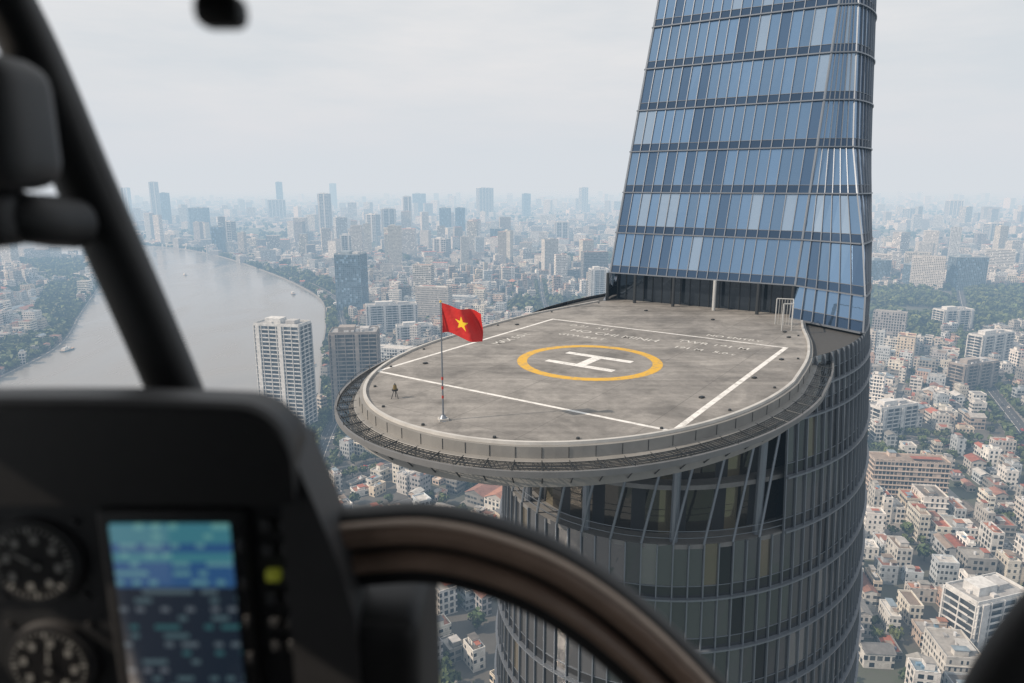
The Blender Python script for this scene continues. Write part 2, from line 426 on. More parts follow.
M_GBLUE=glass_mat('tower_block_glass',.5,.12)
def highrise(name,cx,cy,ang,w,d,h,style='white',z0=0,fh=3.4):
    CUST.append((cx,cy,max(w,d)*.52))
    B=Buf(); ca,sa=math.cos(ang),math.sin(ang)
    T=lambda x,y,z:(cx+x*ca-y*sa,cy+x*sa+y*ca,z)
    gl={'white':(.08,.09,.10,1),'blue':(.10,.15,.20,1),'brown':(.07,.065,.06,1)}[style]
    fr={'white':(.55,.555,.55,1),'blue':(.24,.29,.33,1),'brown':(.28,.25,.225,1)}[style]
    n=int(h/fh)
    for k in range(n):
        za,zb=z0+k*fh,z0+(k+1)*fh
        for (x0,y0,x1,y1,L) in((-w/2,-d/2,w/2,-d/2,w),(w/2,-d/2,w/2,d/2,d),(w/2,d/2,-w/2,d/2,w),(-w/2,d/2,-w/2,-d/2,d)):
            m_=max(2,int(L/3.2))
            for i in range(m_):
                a,b_=i/m_,(i+1)/m_; r_=random.uniform(.5,1.6)
                if random.random()<.12:r_=3
                B.face([T(x0+(x1-x0)*a,y0+(y1-y0)*a,za),T(x0+(x1-x0)*b_,y0+(y1-y0)*b_,za),T(x0+(x1-x0)*b_,y0+(y1-y0)*b_,zb),T(x0+(x1-x0)*a,y0+(y1-y0)*a,zb)],None,(gl[0]*r_,gl[1]*r_,gl[2]*r_,1),0)
        pr=1.6 if style!='blue' else .3
        B.box((cx,cy,zb),(w+pr,d+pr,.3 if style!='blue' else .18),ang,fr,1)
        if style!='blue':
            for sx_ in(-1,1):
                B.box(T(0,sx_*(d/2+.75),zb+.5),(w*.96,.1,.75),ang,fr,1)
                B.box(T(sx_*(w/2+.75),0,zb+.5),(.1,d*.6,.75),ang,fr,1)
    st=6.4 if style!='blue' else 3.2
    m_=int(w/st)
    for i in range(m_+1):
        x=-w/2+w*i/m_
        for s in(-1,1): B.box(T(x,s*(d/2+.3),z0+h/2-.4),(.5 if style!='blue' else .15,1.5 if style!='blue' else .4,n*fh),ang,fr,1)
    if style!='blue':
        for i in range(0,m_,3):
            x=-w/2+w*(i+.5)/m_
            for s in(-1,1): B.box(T(x,s*(d/2+.5),z0+h/2-.4),(w/m_*.5,1.9,n*fh),ang,fr,1)
    m_=max(1,int(d/st))
    for i in range(m_+1):
        y=-d/2+d*i/m_
        for s in(-1,1): B.box(T(s*(w/2+.25),y,z0+h/2-.4),(1.2 if style!='blue' else .4,.5 if style!='blue' else .15,n*fh),ang,fr,1)
    zt=z0+n*fh
    B.box((cx,cy,zt+.5),(w-.5,d-.5,1),ang,(.3,.3,.3,1),1)
    for s in(-1,1):
        B.box(T(0,s*(d/2),zt+1.2),(w,.4,1.8),ang,fr,1); B.box(T(s*(w/2+.05),0,zt+1.3),(.4,d-.5,1.8),ang,fr,1)
    B.box(T(-w*.15,0,zt+3),(w*.35,d*.5,4.5),ang,fr,1); B.box(T(w*.22,d*.05,zt+2.2),(w*.2,d*.45,3),ang,(.4,.4,.4,1),1)
    for k in range(10): B.box(T(random.uniform(-.4,.4)*w,random.uniform(-.35,.35)*d,zt+1.7),(random.uniform(1.5,3),2,1.6),ang,(.55,.55,.55,1),1)
    B.obj(name,[M_GBLUE,M_ROOF])
highrise('apartment_tower',-189,566,-.22,40,20,92,'white')
highrise('apartment_tower',-138,600,.1,40,24,79,'brown')
highrise('office_tower',-268,1165,-.15,44,32,95,'blue')
highrise('apartment_building',-172,985,.25,70,20,38,'white')
highrise('apartment_building',-128,900,.25,46,18,26,'white')
highrise('apartment_tower',150,1210,.1,30,24,63,'white')
highrise('office_tower',763,1460,.1,42,26,54,'blue')
highrise('office_tower',835,1440,.1,44,26,46,'blue')
highrise('office_tower',905,1390,-.1,60,30,66,'blue')
highrise('apartment_building',560,800,.45,60,16,34,'white')
highrise('apartment_building',470,690,.4,52,16,30,'brown')
highrise('apartment_building',318,560,.35,40,15,24,'white')
highrise('apartment_building',215,285,.3,30,16,26,'white')
highrise('apartment_building',-45,330,.5,34,16,34,'brown')
highrise('apartment_building',-60,470,.2,18,16,26,'white')
highrise('apartment_building',640,1000,.2,50,20,30,'white')
DT=[(-.50,3800,222,45),(-.486,3600,165,45),(-.263,2800,172,50),(-.234,1900,76,40),(-.174,2700,120,60),(-.147,3200,155,40),(-.325,5000,226,45),(-.094,3000,112,50),(-.073,3000,114,45),(-.038,4500,190,110),(-.196,2600,100,50),(-.402,2300,92,50),(-.416,2200,80,40),(.02,4800,150,60),(.10,5600,190,70),(-.13,4800,150,90),(-.33,4400,120,120),(-.44,3000,110,80),(-.54,5000,190,60),(.56,4000,80,80),(.62,4200,120,90),(.68,2600,66,60),(-.25,6500,225,60),(.07,2600,75,60),(-.02,2300,70,50),(-.10,2000,60,50)]
for bx,Y,h,wd in DT: highrise('distant_tower',bx*Y,Y,random.uniform(-.5,.5),wd*.85,wd*.55,h,random.choice(['white','blue','white']),fh=5.5)

nb=0
for si,(sx_,sy_,an) in enumerate(seeds):
    ca,sa=math.cos(an),math.sin(an)
    PW,PD=random.uniform(70,96),random.uniform(38,48)
    for i in range(-16,17):
        for j in range(-28,29):
            x=i*PW;y=j*PD; X=sx_+x*ca-y*sa;Y=sy_+x*sa+y*ca
            if Y<120 or Y>1650 or abs(X)>.8*Y+120: continue
            dd=np.hypot(SA[:,0]-X,SA[:,1]-Y)
            if dd.argmin()!=si: continue
            s2=np.partition(dd,1)[1]
            if s2-dd[si]<22: continue
            if not ok(X,Y,30): continue
            W=PW-7;D=PD-7
            if near_av(X,Y,D*.55): continue
            if near_av(X+ca*W*.5,Y+sa*W*.5,6) or near_av(X-ca*W*.5,Y-sa*W*.5,6):
                W*=.45
                if near_av(X+ca*W*.5,Y+sa*W*.5,6) or near_av(X-ca*W*.5,Y-sa*W*.5,6): continue
            block(X,Y,an,W,D,math.hypot(X,Y)); nb+=1
print('blocks',nb)
occ={}; cells={}; cnt=0
def free(x,y,r):
    gx,gy=int(x//24),int(y//24)
    for a in(-1,0,1):
        for b_ in(-1,0,1):
            for ox,oy,orr in occ.get((gx+a,gy+b_),()):
                if (ox-x)**2+(oy-y)**2<(r+orr)**2: return False
    return True
for _ in range(42000):
    Y=130+1550*random.random()**.8; X=random.uniform(-1,1)*(.8*Y+60)
    big=random.random()<.15
    w_,d_=(random.uniform(14,22),random.uniform(11,16)) if big else (random.uniform(5,11),random.uniform(8,15))
    r=math.hypot(w_,d_)/2
    if inblk(X,Y,r*.8): continue
    if not free(X,Y,r*.83): continue
    if not ok(X,Y,r): continue
    if near_av(X,Y,r*.95): continue
    dd=(SA[:,0]-X)**2+(SA[:,1]-Y)**2; an=seeds[int(dd.argmin())][2]+random.choice([0,0,math.pi/2])+random.uniform(-.05,.05)
    occ.setdefault((int(X//24),int(Y//24)),[]).append((X,Y,r*.83))
    key=(int(X//130),int(Y//130))
    B=cells.setdefault(key,Buf())
    if random.random()<.14: tree_pts.append((X,Y,0,random.uniform(3,5)));continue
    building(B,X,Y,an,w_,d_,0,(random.choice([4,5,6,8]) if big else random.choice([1,2,2,3,3,4,5]))*3.3+.9,2 if math.hypot(X,Y)<700 else 1,slabs=big)
    cnt+=1
    if random.random()<.4:
        q=random.uniform(0,6.28); tree_pts.append((X+math.cos(q)*r*1.05,Y+math.sin(q)*r*1.05,0,random.uniform(1.8,3.4)))
for B in cells.values():
    if B.f: B.obj('town_house_cluster',CITYM)
print('infill',cnt)
FB=Buf()
N=12000
lo,hi=math.log(1600),math.log(13000)
for i in range(N):
    Y=math.exp(random.uniform(lo,hi)); X=random.uniform(-.86,.86)*Y
    if pip(X,Y,RIV) : continue
    if any(pip(X,Y,p) for p in PARKS): continue
    gpatch=math.sin(X*.0021+1.3)*math.sin(Y*.0016)+.3*math.sin(X*.007+Y*.003)
    if gpatch>.66: continue
    k=(Y/1600)**.45
    r=random.random()
    cl=.5+.5*math.sin(X*.0011+.6)*math.cos(Y*.0009+X*.0004)
    if r<.04*cl*2: h=random.uniform(45,110);wd=random.uniform(18,34)*k
    elif r<.17: h=random.uniform(20,45);wd=random.uniform(16,36)*k
    else: h=random.uniform(7,20);wd=random.uniform(9,26)*k
    building(FB,X,Y,random.uniform(-.5,.5),wd,wd*random.uniform(.5,1),0,h,0,wall=rc([WALLS[0],WALLS[2],WALLS[10],WALLS[1],WALLS[5],WALLS[9],WALLS[6],WALLS[7],WALLS[14]]),gable=False)
FB.obj('distant_city',CITYM)
# ------------------------------------------------------------------ trees
for p in PARKS:
    xs=[q[0] for q in p]; ys=[q[1] for q in p]; area=(max(xs)-min(xs))*(max(ys)-min(ys))
    n=int(area/ (100 if min(ys)<1500 else 260))
    for _ in range(min(n,6000)):
        x=random.uniform(min(xs),max(xs)); y=random.uniform(min(ys),max(ys))
        if abs(x)>.8*y+60: continue
        if pip(x,y,p) and not pip(x,y,RIV) and not near_av(x,y,0):
            if math.sin(x*.021)*math.sin(y*.017+1)>.75: continue
            if any(math.hypot(x-a,y-b_)<c for a,b_,c in CUST): continue
            tree_pts.append((x,y,0,random.uniform(3.2,7)))
for ln,hw in AVP:
    for i in range(len(ln)-1):
        a,b_=ln[i],ln[i+1];L=np.linalg.norm(b_-a);d=(b_-a)/L;nn=np.array([d[1],-d[0]])
        s=0
        while s<L:
            for sd_ in(-1,1):
                if random.random()<.8:
                    p=a+d*s+nn*sd_*(hw+random.uniform(1,2.4))
                    if p[1]>80: tree_pts.append((p[0],p[1],.1,random.uniform(2.5,4.5)))
            s+=7.5
for Ls,sg in((RBs,1),(LBs,1)):
    for i in range(len(Ls)-1):
        a,b_=np.array(Ls[i]),np.array(Ls[i+1]);L=np.linalg.norm(b_-a);d=(b_-a)/L;nn=np.array([d[1],-d[0]])
        for k in range(int(L/4)):
            if a[1]<300 or a[1]>3000: continue
            p=a+d*random.uniform(0,L)+nn*random.uniform(4,14); tree_pts.append((p[0],p[1],0,random.uniform(2.5,5)))
for _ in range(3400):
    Y=math.exp(random.uniform(math.log(1650),math.log(6000)));X=random.uniform(-.8,.8)*Y
    if pip(X,Y,RIV): continue
    gp=math.sin(X*.0021+1.3)*math.sin(Y*.0016)+.3*math.sin(X*.007+Y*.003)
    if gp>.56 or random.random()<.22:
        for k in range(2): tree_pts.append((X+random.uniform(-14,14),Y+random.uniform(-14,14),0,random.uniform(4,9)))
def tree_mesh(name,pts,K,ls):
    P=np.array(pts); M=len(P)
    if M==0: return
    tint=rng.uniform(.6,1.35,(M,1,1)); yel=rng.uniform(0,1,(M,1))
    d=rng.normal(size=(M,K,3)); d/=np.linalg.norm(d,axis=2,keepdims=True)
    rad=rng.uniform(.35,1.0,(M,K,1))**.6*(1+.25*np.sin(d[:,:,:1]*5+rng.uniform(0,6,(M,1,1))))
    c=d*rad; c[:,:,2]*=.72
    r=P[:,3][:,None,None]; cen=P[:,None,:3].copy(); cen[:,:,2]+=P[:,3][:,None]*1.35
    C=cen+c*r
    nrm=d+rng.normal(scale=.55,size=(M,K,3)); nrm/=np.linalg.norm(nrm,axis=2,keepdims=True)
    t=np.cross(nrm,rng.normal(size=(M,K,3))); t/=np.linalg.norm(t,axis=2,keepdims=True)
    bt=np.cross(nrm,t); s=r*ls*rng.uniform(.6,1.2,(M,K,1))
    Vv=np.stack([C-t*s-bt*s*.6,C+t*s*.7-bt*s,C+t*s+bt*s*.7,C-t*s*.6+bt*s],axis=2).reshape(-1,3)
    nF=M*K
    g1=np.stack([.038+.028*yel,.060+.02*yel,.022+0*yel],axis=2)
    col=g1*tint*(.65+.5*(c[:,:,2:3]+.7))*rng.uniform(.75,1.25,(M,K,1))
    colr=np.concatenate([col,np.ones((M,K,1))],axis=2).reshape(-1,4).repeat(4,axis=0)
    base=nF*4
    ang=np.arange(4)*math.pi/2
    rr=P[:,3]
    low=np.stack([P[:,0,None]+np.cos(ang)*rr[:,None]*.09,P[:,1,None]+np.sin(ang)*rr[:,None]*.09,np.zeros((M,4))+P[:,2,None]],axis=2)
    up=np.stack([P[:,0,None]+np.cos(ang)*rr[:,None]*.04,P[:,1,None]+np.sin(ang)*rr[:,None]*.04,np.zeros((M,4))+(P[:,2]+rr*1.4)[:,None]],axis=2)
    TV=np.concatenate([low,up],axis=1).reshape(-1,3)
    q=np.array([[0,1,5,4],[1,2,6,5],[2,3,7,6],[3,0,4,7]])
    TF=(base+np.arange(M)[:,None,None]*8+q[None]).reshape(-1,4)
    F=np.concatenate([np.arange(nF*4).reshape(-1,4),TF])
    VV=np.concatenate([Vv,TV]).astype(np.float32)
    me=bpy.data.meshes.new(name); me.vertices.add(len(VV)); me.vertices.foreach_set('co',VV.ravel())
    me.loops.add(F.size); me.loops.foreach_set('vertex_index',F.astype(np.int32).ravel())
    me.polygons.add(len(F)); me.polygons.foreach_set('loop_start',np.arange(0,F.size,4,dtype=np.int32))
    me.update(calc_edges=True)
    ca=me.color_attributes.new('Col','FLOAT_COLOR','CORNER')
    cc=np.concatenate([colr,np.tile([.06,.045,.03,1],(M*16,1))]).astype(np.float32); ca.data.foreach_set('color',cc.ravel())
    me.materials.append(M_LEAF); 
    link(bpy.data.objects.new(name,me))
nearT=[t for t in tree_pts if math.hypot(t[0],t[1])<650]; farT=[t for t in tree_pts if math.hypot(t[0],t[1])>=650]
print('trees',len(nearT),len(farT))
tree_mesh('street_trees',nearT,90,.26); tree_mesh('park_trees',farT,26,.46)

# ------------------------------------------------------------------ cars
def car_mesh(col,name):
    B=Buf()
    prof=[(-2.2,.35),(-2.25,.75),(-1.9,.95),(-1.3,1.0),(-.75,1.45),(.75,1.48),(1.45,1.02),(2.1,.9),(2.25,.65),(2.2,.35)]
    def w(z): return .88 if z<1.05 else .72
    n=len(prof)
    for i in range(n):
        a=prof[i];b_=prof[(i+1)%n]; m_=1 if (a[1]>.99 or b_[1]>1.3) and abs(a[1]-b_[1])>.3 else 0
        B.face([(a[0],-w(a[1]),a[1]),(b_[0],-w(b_[1]),b_[1]),(b_[0],w(b_[1]),b_[1]),(a[0],w(a[1]),a[1])][::-1],None,c4(col),m_)
    for s in(-1,1):
        low=[p for p in prof if p[1]<=1.03]; up=[(-1.3,1.0),(-.75,1.45),(.75,1.48),(1.45,1.02)]
        B.face([(p[0],s*.88,p[1]) for p in low][::s],None,c4(col),0)
        B.face([(p[0],s*w(p[1]),p[1]) for p in up][::s],None,(.03,.03,.04,1),1)
        for x in(-1.35,1.35): cyl_pts(B,(x,s*.7,.33),(x,s*.92,.33),.33,.33,10,(.02,.02,.02,1),1)
    return B.obj(name,[M_ROOF,M_DARK])
for c in[(.7,.7,.7),(.05,.05,.055),(.4,.05,.04),(.3,.32,.34),(.65,.63,.6)]:
    base=car_mesh(c,'car'); first=True
    for k in range(70):
        ln,hw=random.choice(AVP); i=random.randrange(len(ln)-1); a,b_=ln[i],ln[i+1]
        if a[1]<150 or a[1]>1100: continue
        d=(b_-a)/np.linalg.norm(b_-a); nn=np.array([d[1],-d[0]]); sd_=random.choice([-1,1]); p=a+(b_-a)*random.random()+nn*sd_*random.choice([hw*.3,hw*.7])
        o=base if first else link(bpy.data.objects.new('car',base.data)); first=False
        o.location=(p[0],p[1],.03); o.rotation_euler=(0,0,math.atan2(d[1],d[0])+(math.pi if sd_<0 else 0))
def boat(x,y,a,L,col):
    B=Buf(); ca,sa=math.cos(a),math.sin(a); T=lambda p:(x+p[0]*ca-p[1]*sa,y+p[0]*sa+p[1]*ca,p[2])
    W=L*.13
    top=[(-L/2,-W),(L*.25,-W),(L/2,0),(L*.25,W),(-L/2,W)]; bot=[(p[0]*.92,p[1]*.75) for p in top]
    for i in range(5):
        j=(i+1)%5; B.face([T((*bot[i],.06)),T((*bot[j],.06)),T((*top[j],L*.07)),T((*top[i],L*.07))],None,c4(col),0)
    B.face([T((*p,L*.07)) for p in top],None,(.35,.25,.18,1),0)
    B.box(T((-L*.15,0,L*.12)),(L*.45,W*1.5,L*.1),a,(.6,.6,.58,1),0); B.box(T((-L*.2,0,L*.19)),(L*.25,W*1.1,L*.05),a,(.5,.5,.5,1),0)
    cyl_pts(B,T((-L*.1,0,L*.2)),T((-L*.1,0,L*.32)),.15,.1,6)
    B.obj('boat',[M_ROOF])
for q in[(-300,1180,1.8,46,(.6,.6,.6)),(-520,1010,1.2,18,(.3,.12,.08)),(-330,905,1.4,20,(.15,.2,.3)),(-420,1330,2.0,26,(.3,.3,.3)),(-760,1620,2.2,22,(.5,.5,.5)),(-560,860,1.5,24,(.2,.3,.35)),(-640,1120,1.9,26,(.5,.5,.45)),(-390,760,1.2,15,(.5,.4,.3)),(-232,780,1.4,24,(.7,.7,.7))]: boat(*q)

# ------------------------------------------------------------------ THE TOWER
O=np.array([5.4,47.5]); U=np.array([.565,.825]); V=np.array([.825,-.565]); ZD=191.0
def W3(s,t,z): p=O+V*s+U*t; return (p[0],p[1],z)
def lerp(a,b_,f): return a+(b_-a)*f
def low_plan(z,n=116):
    k=min(1,max(0,(ZD-z)/46))**.8; a=14.3+2.9*k; bf=21.0; bb=28.0
    th=np.arange(721)*2*math.pi/720; sn=np.sin(th)
    X=a*np.cos(th); Y=20+np.where(sn>0,bb,bf)*sn
    L=np.r_[0,np.cumsum(np.hypot(np.diff(X),np.diff(Y)))]
    q=L[-1]*np.arange(n)/n
    return list(zip(np.interp(q,L,X),np.interp(q,L,Y)))
def body_at(t):
    b_=28 if t>20 else 21
    return (14.2*math.sqrt(max(0,1-((t-20)/b_)**2)),t)
def up_plan(z):
    k=(z-ZD)/31.0
    a=12.5-2.5*k; b_=15-2*k; T=33+3*k; tf=24.3+6.2*k; sr=7.6+.75*k-.12*k*k
    if k>1.1: sr=min(sr,a-1.2)
    q=min(.95,(T-tf)/b_)
    f1=math.pi+math.asin(q); f0=-math.radians(20)
    FL=(a*math.cos(f1)-.9*max(0,1-k),T+b_*math.sin(f1)); FR=(sr,tf+.7)
    g_=min(1,max(0,k/.55)); g_=g_*g_*(3-2*g_); wgt=1-g_
    arc=[]
    for i in range(56):
        f=lerp(f0,f1,i/56); s,t=a*math.cos(f)-.9*max(0,1-k)*max(0,(i-46)/10),T+b_*math.sin(f)
        if i<10 and wgt>0:
            bs,bt=body_at(lerp(21.5,T+b_*math.sin(lerp(f0,f1,10/56)),i/10)); s=lerp(s,bs,wgt); t=lerp(t,bt,wgt)
        arc.append((s,t))
    E0=arc[0]
    pts=[]
    for i in range(18): pts.append((lerp(FL[0],FR[0],i/18),lerp(FL[1],FR[1],i/18)))
    for i in range(6): pts.append((lerp(FR[0],E0[0],i/6),lerp(FR[1],E0[1],i/6)))
    return pts+arc
tower=empty('skyscraper')
GB=Buf(); MB=Buf(); FNB=Buf()
def bar(B,p,q,nrm,wd,dp,mat=0):
    p=Vector(p);q=Vector(q);n=Vector(nrm).normalized();d=(q-p).normalized();s=d.cross(n).normalized()*wd/2
    A=[p-s,p+s,p+s+n*dp,p-s+n*dp];Bq=[q-s,q+s,q+s+n*dp,q-s+n*dp]
    for i in range(4):
        j=(i+1)%4; B.face([tuple(A[i]),tuple(A[j]),tuple(Bq[j]),tuple(Bq[i])],None,(1,1,1,1),mat)
    B.face([tuple(x) for x in A[::-1]],None,(1,1,1,1),mat);B.face([tuple(x) for x in Bq],None,(1,1,1,1),mat)
def outn(P,Q,C):
    d=np.array(Q[:2])-np.array(P[:2]); n=np.array([d[1],-d[0]]); n/=np.linalg.norm(n)+1e-9
    m_=(np.array(P[:2])+np.array(Q[:2]))/2-C
    if n@m_<0:n=-n
    return n
def skin(plan,z0,fh,nf,C,tintf,mull,finw,skip=lambda k,i:False,jit=.012,sp=.95):
    for k in range(nf):
        za,zb=z0+k*fh,z0+(k+1)*fh
        PA=[W3(*p,za) for p in plan(za)];PB=[W3(*p,zb) for p in plan(zb)]
        n=len(PA)
        f=sp/fh
        for i in range(n):
            j=(i+1)%n
            if skip(k,i): continue
            a,b_,c,d=map(np.array,(PA[i],PA[j],PB[j],PB[i]))
            e=a+(d-a)*f; g_=b_+(c-b_)*f
            nn=outn(PA[i],PA[j],C); N3=np.array([nn[0],nn[1],0])
            jt=lambda:N3*random.uniform(-jit,jit)
            ct,cs=tintf(k,i)
            GB.face([tuple(a),tuple(b_),tuple(g_),tuple(e)],None,cs,0)
            GB.face([tuple(e+jt()),tuple(g_+jt()),tuple(c+jt()),tuple(d+jt())],None,ct,0)
            bar(MB,a,d,N3,mull[0],mull[1])
            bar(FNB,a,b_,N3,finw[0],finw[1])
            bar(MB,e,g_,N3,.05,.05)
Cw=O+U*20
def t_low(k,i):
    r=random.uniform(.8,1.15); h=random.random()
    c=(.17*r,.178*r,.19*r,1)
    if h<.06: c=(.28,.29,.30,1)
    elif h<.18: c=(.06,.063,.07,1)
    elif h<.21: c=(.26,.235,.19,1)
    return c,(.08*r,.083*r,.088*r,1)
def t_up(k,i):
    r=random.uniform(.84,1.13); h=random.random()
    c=(.17*r,.275*r,.42*r,1)
    if h<.12: c=(.32,.42,.54,1)
    elif h<.24: c=(.095,.16,.26,1)
    return c,(.055*r,.095*r,.16*r,1)
fh=4.15
nlow=int(186/fh)
zb0=ZD-4.2-nlow*fh
lpR=low_plan(ZD-8)
isfront=lambda i:lpR[i][1]<6.5
skin(low_plan,zb0,fh,nlow,Cw,t_low,(.09,.16),(.14,.34),jit=.025,skip=lambda k,i:(k>=nlow-2 and isfront(i)))
# recessed open plant floors below the deck: dark set-back wall, floor slabs, raking struts
ZR=ZD-4.2-2*fh
RBf=Buf()
pl=[W3(p[0]*.90,20+(p[1]-20)*.92,0) for p in low_plan(ZD-8)]
for i in range(len(pl)):
    a=pl[i];b_=pl[(i+1)%len(pl)]
    RBf.face([(a[0],a[1],ZR),(b_[0],b_[1],ZR),(b_[0],b_[1],ZD-.5),(a[0],a[1],ZD-.5)],None,(.10,.095,.085,1) if i%5 else (.3,.27,.2,1),1 if i%3 else 0)
RBf.obj('plant_floor_wall',[M_DARK,M_GLASS],tower)
slb=Buf()
for zz_,s_ in((ZR,1.0),(ZR+fh,.97),(ZD-4.2,.985)):
    P_=low_plan(zz_); slb.face([W3(p[0]*s_,20+(p[1]-20)*s_,zz_) for p in P_])
    P2=[W3(p[0]*s_,20+(p[1]-20)*s_,0) for p in P_]
    for i in range(len(P2)):
        a=P2[i];b_=P2[(i+1)%len(P2)]; slb.face([(a[0],a[1],zz_-.35),(b_[0],b_[1],zz_-.35),(b_[0],b_[1],zz_-.002),(a[0],a[1],zz_-.002)])
slb.obj('plant_floor_slabs',[simple('slab_edge',(.16,.16,.16),.7)],tower)
stt=Buf(); PA=low_plan(ZR); PB=low_plan(ZD-2)
for i in range(len(PA)):
    if isfront(i):
        if i%2==0:
            j=(i+2)%len(PA)
            cyl_pts(stt,W3(*PA[i],ZR),W3(*PB[j],ZD-2.3),.10,.10,6)
        if i%6==0: cyl_pts(stt,W3(PA[i][0]*.97,20+(PA[i][1]-20)*.97,ZR),W3(PA[i][0]*.97,20+(PA[i][1]-20)*.97,ZD-2),.3,.3,10)
        n_=(i+1)%len(PA)
        for hh in(.5,1.0): cyl_pts(stt,W3(*PA[i],ZR+hh),W3(*PA[n_],ZR+hh),.03,.03,4,cap=False)
stt.obj('plant_floor_struts',[M_MULL],tower)
lp=low_plan(ZD)
skin(low_plan,ZD-4.2,2.1,2,Cw,t_low,(.09,.16),(.14,.30),skip=lambda k,i: not (lp[i][1]>6.5))
tb=Buf(); tb.face([W3(p[0]*.985,20+(p[1]-20)*.985,ZD-.3) for p in low_plan(ZD)])
tb.obj('terrace_slab',[simple('terrace_dark',(.06,.06,.06),.8)],tower)
Cu=O+U*34
skin(up_plan,ZD,3.0,1,Cu,t_up,(.08,.14),(.14,.25),skip=lambda k,i:i<18)
FU=4.15
skin(up_plan,ZD+3.0,FU,16,Cu,t_up,(.07,.12),(.11,.22),sp=.75)
GB.obj('glass_panels',[M_GLASS],tower); MB.obj('mullions',[M_MULL],tower); FNB.obj('floor_fins',[M_MULL],tower)
rg=Buf()
for k in range(16):
    za=ZD+3+k*FU; pa,pb=up_plan(za),up_plan(za+FU)
    for i in(0,18): cyl_pts(rg,W3(*pa[i],za),W3(*pb[i],za+FU),.13,.13,8)
rg.obj('edge_trim',[M_MULL],tower)
rt=Buf(); zt=ZD+3+16*FU; rt.face([W3(*p,zt) for p in up_plan(zt)]); rt.obj('roof_cap',[M_CONC],tower)
lb=Buf(); P=up_plan(ZD+3.0); 
lb.face([W3(*p,ZD+2.97) for p in P][::-1],mat=0)
P0=up_plan(ZD)
for i in range(18):
    a=P0[i];b_=P0[i+1]; a=(a[0]*.96,a[1]+1.9);b_=(b_[0]*.96,b_[1]+1.9)
    lb.face([W3(*a,ZD),W3(*b_,ZD),W3(*b_,ZD+2.97),W3(*a,ZD+2.97)],None,(.05,.065,.085,1),1)
    q=W3(a[0],a[1]-.05,ZD); cyl_pts(lb,q,(q[0],q[1],ZD+2.96),.05,.05,6,(1,1,1,1),3)
for i in(0,3,7,11,15,18):
    q=W3(P0[i][0],P0[i][1]+.35,ZD); cyl_pts(lb,q,(q[0],q[1],ZD+2.96),.17,.17,10,(1,1,1,1),3 if i!=11 else 2)
lb.obj('deck_lobby',[M_DARK,M_GLASS,M_STEEL,M_MULLD],tower)

# ---- helipad deck
def deck_outline():
    pts=[]
    nE=2.12
    for i in range(72):
        th=math.pi+math.pi*i/72; c,s=math.cos(th),math.sin(th)
        pts.append((13.1*abs(c)**(2/nE)*(1 if c>0 else -1),2.4-19.7*abs(s)**(2/nE)))
    R=catmull([(13.1,2.4),(12.5,9),(11.3,15),(9.7,20.5),(8.5,25.5),(8.3,27)],5)
    L=catmull([(-10.9,27),(-11.3,24),(-12.0,20),(-13.0,14),(-13.3,8),(-13.1,2.4)],5)
    return pts+R+L[:-1]
DO=deck_outline()
def offs(P,d):
    n=len(P);out=[]
    for i in range(n):
        a=np.array(P[i-1]);b_=np.array(P[(i+1)%n]);t=b_-a;t/=np.linalg.norm(t)
        out.append((P[i][0]+t[1]*d,P[i][1]-t[0]*d))
    return out
helipad=empty('helipad')
m,nt,b=newmat('deck_concrete')
geo=nt.n('ShaderNodeNewGeometry'); 
n1=nt.n('ShaderNodeTexNoise',{'Vector':geo.outputs['Position'],'Scale':.28,'Detail':10.0,'Roughness':.7,'Distortion':.6})
n2=nt.n('ShaderNodeTexNoise',{'Vector':geo.outputs['Position'],'Scale':3.5,'Detail':8.0,'Roughness':.75})
rot=nt.n('ShaderNodeMapping',{'Vector':geo.outputs['Position'],'Rotation':(0,0,math.radians(34.4)),'Scale':(.05,1.3,1)})
n3=nt.n('ShaderNodeTexNoise',{'Vector':rot.outputs[0],'Scale':1.0,'Detail':6.0})
rot2=nt.n('ShaderNodeMapping',{'Vector':geo.outputs['Position'],'Rotation':(0,0,math.radians(34.4))})
br=nt.n('ShaderNodeTexBrick',{'Vector':rot2.outputs[0],'Color1':(1,1,1,1),'Color2':(.84,.84,.84,1),'Mortar':(.5,.5,.5,1),'Scale':1.0,'Mortar Size':.022,'Brick Width':4.5,'Row Height':4.5},offset=0.0)
rp=nt.n('ShaderNodeValToRGB',{0:n1.outputs[0]}); e=rp.color_ramp.elements
e[0].position=.34;e[0].color=(.145,.138,.13,1);e[1].position=.64;e[1].color=(.30,.285,.268,1)
c1=nt.mix(1.0,rp.outputs[0],nt.m('MULTIPLY_ADD',n2.outputs[0],.9,.55),'MULTIPLY')
c1=nt.mix(1.0,c1,nt.m('MULTIPLY_ADD',n3.outputs[0],.9,.55),'MULTIPLY')
c1=nt.mix(.85,c1,br.outputs[0],'MULTIPLY')
vo=nt.n('ShaderNodeTexVoronoi',{'Vector':geo.outputs['Position'],'Scale':.55})
sp=nt.n('ShaderNodeMapRange',{0:vo.outputs['Distance'],1:.1,2:.28,3:.6,4:0.0})
c1=nt.mix(nt.m('MULTIPLY',sp.outputs[0],n2.outputs[0]),c1,(.05,.048,.045,1))
nt.nt.links.new(c1,b.inputs['Base Color']); b.inputs['Roughness'].default_value=.7
bp=nt.n('ShaderNodeBump',{'Height':n2.outputs[0],'Strength':.3,'Distance':.02}); nt.nt.links.new(bp.outputs[0],b.inputs['Normal'])
M_DECK=m
db=Buf(); db.face([W3(*p,ZD) for p in DO]); db.obj('deck_slab',[M_DECK],helipad)
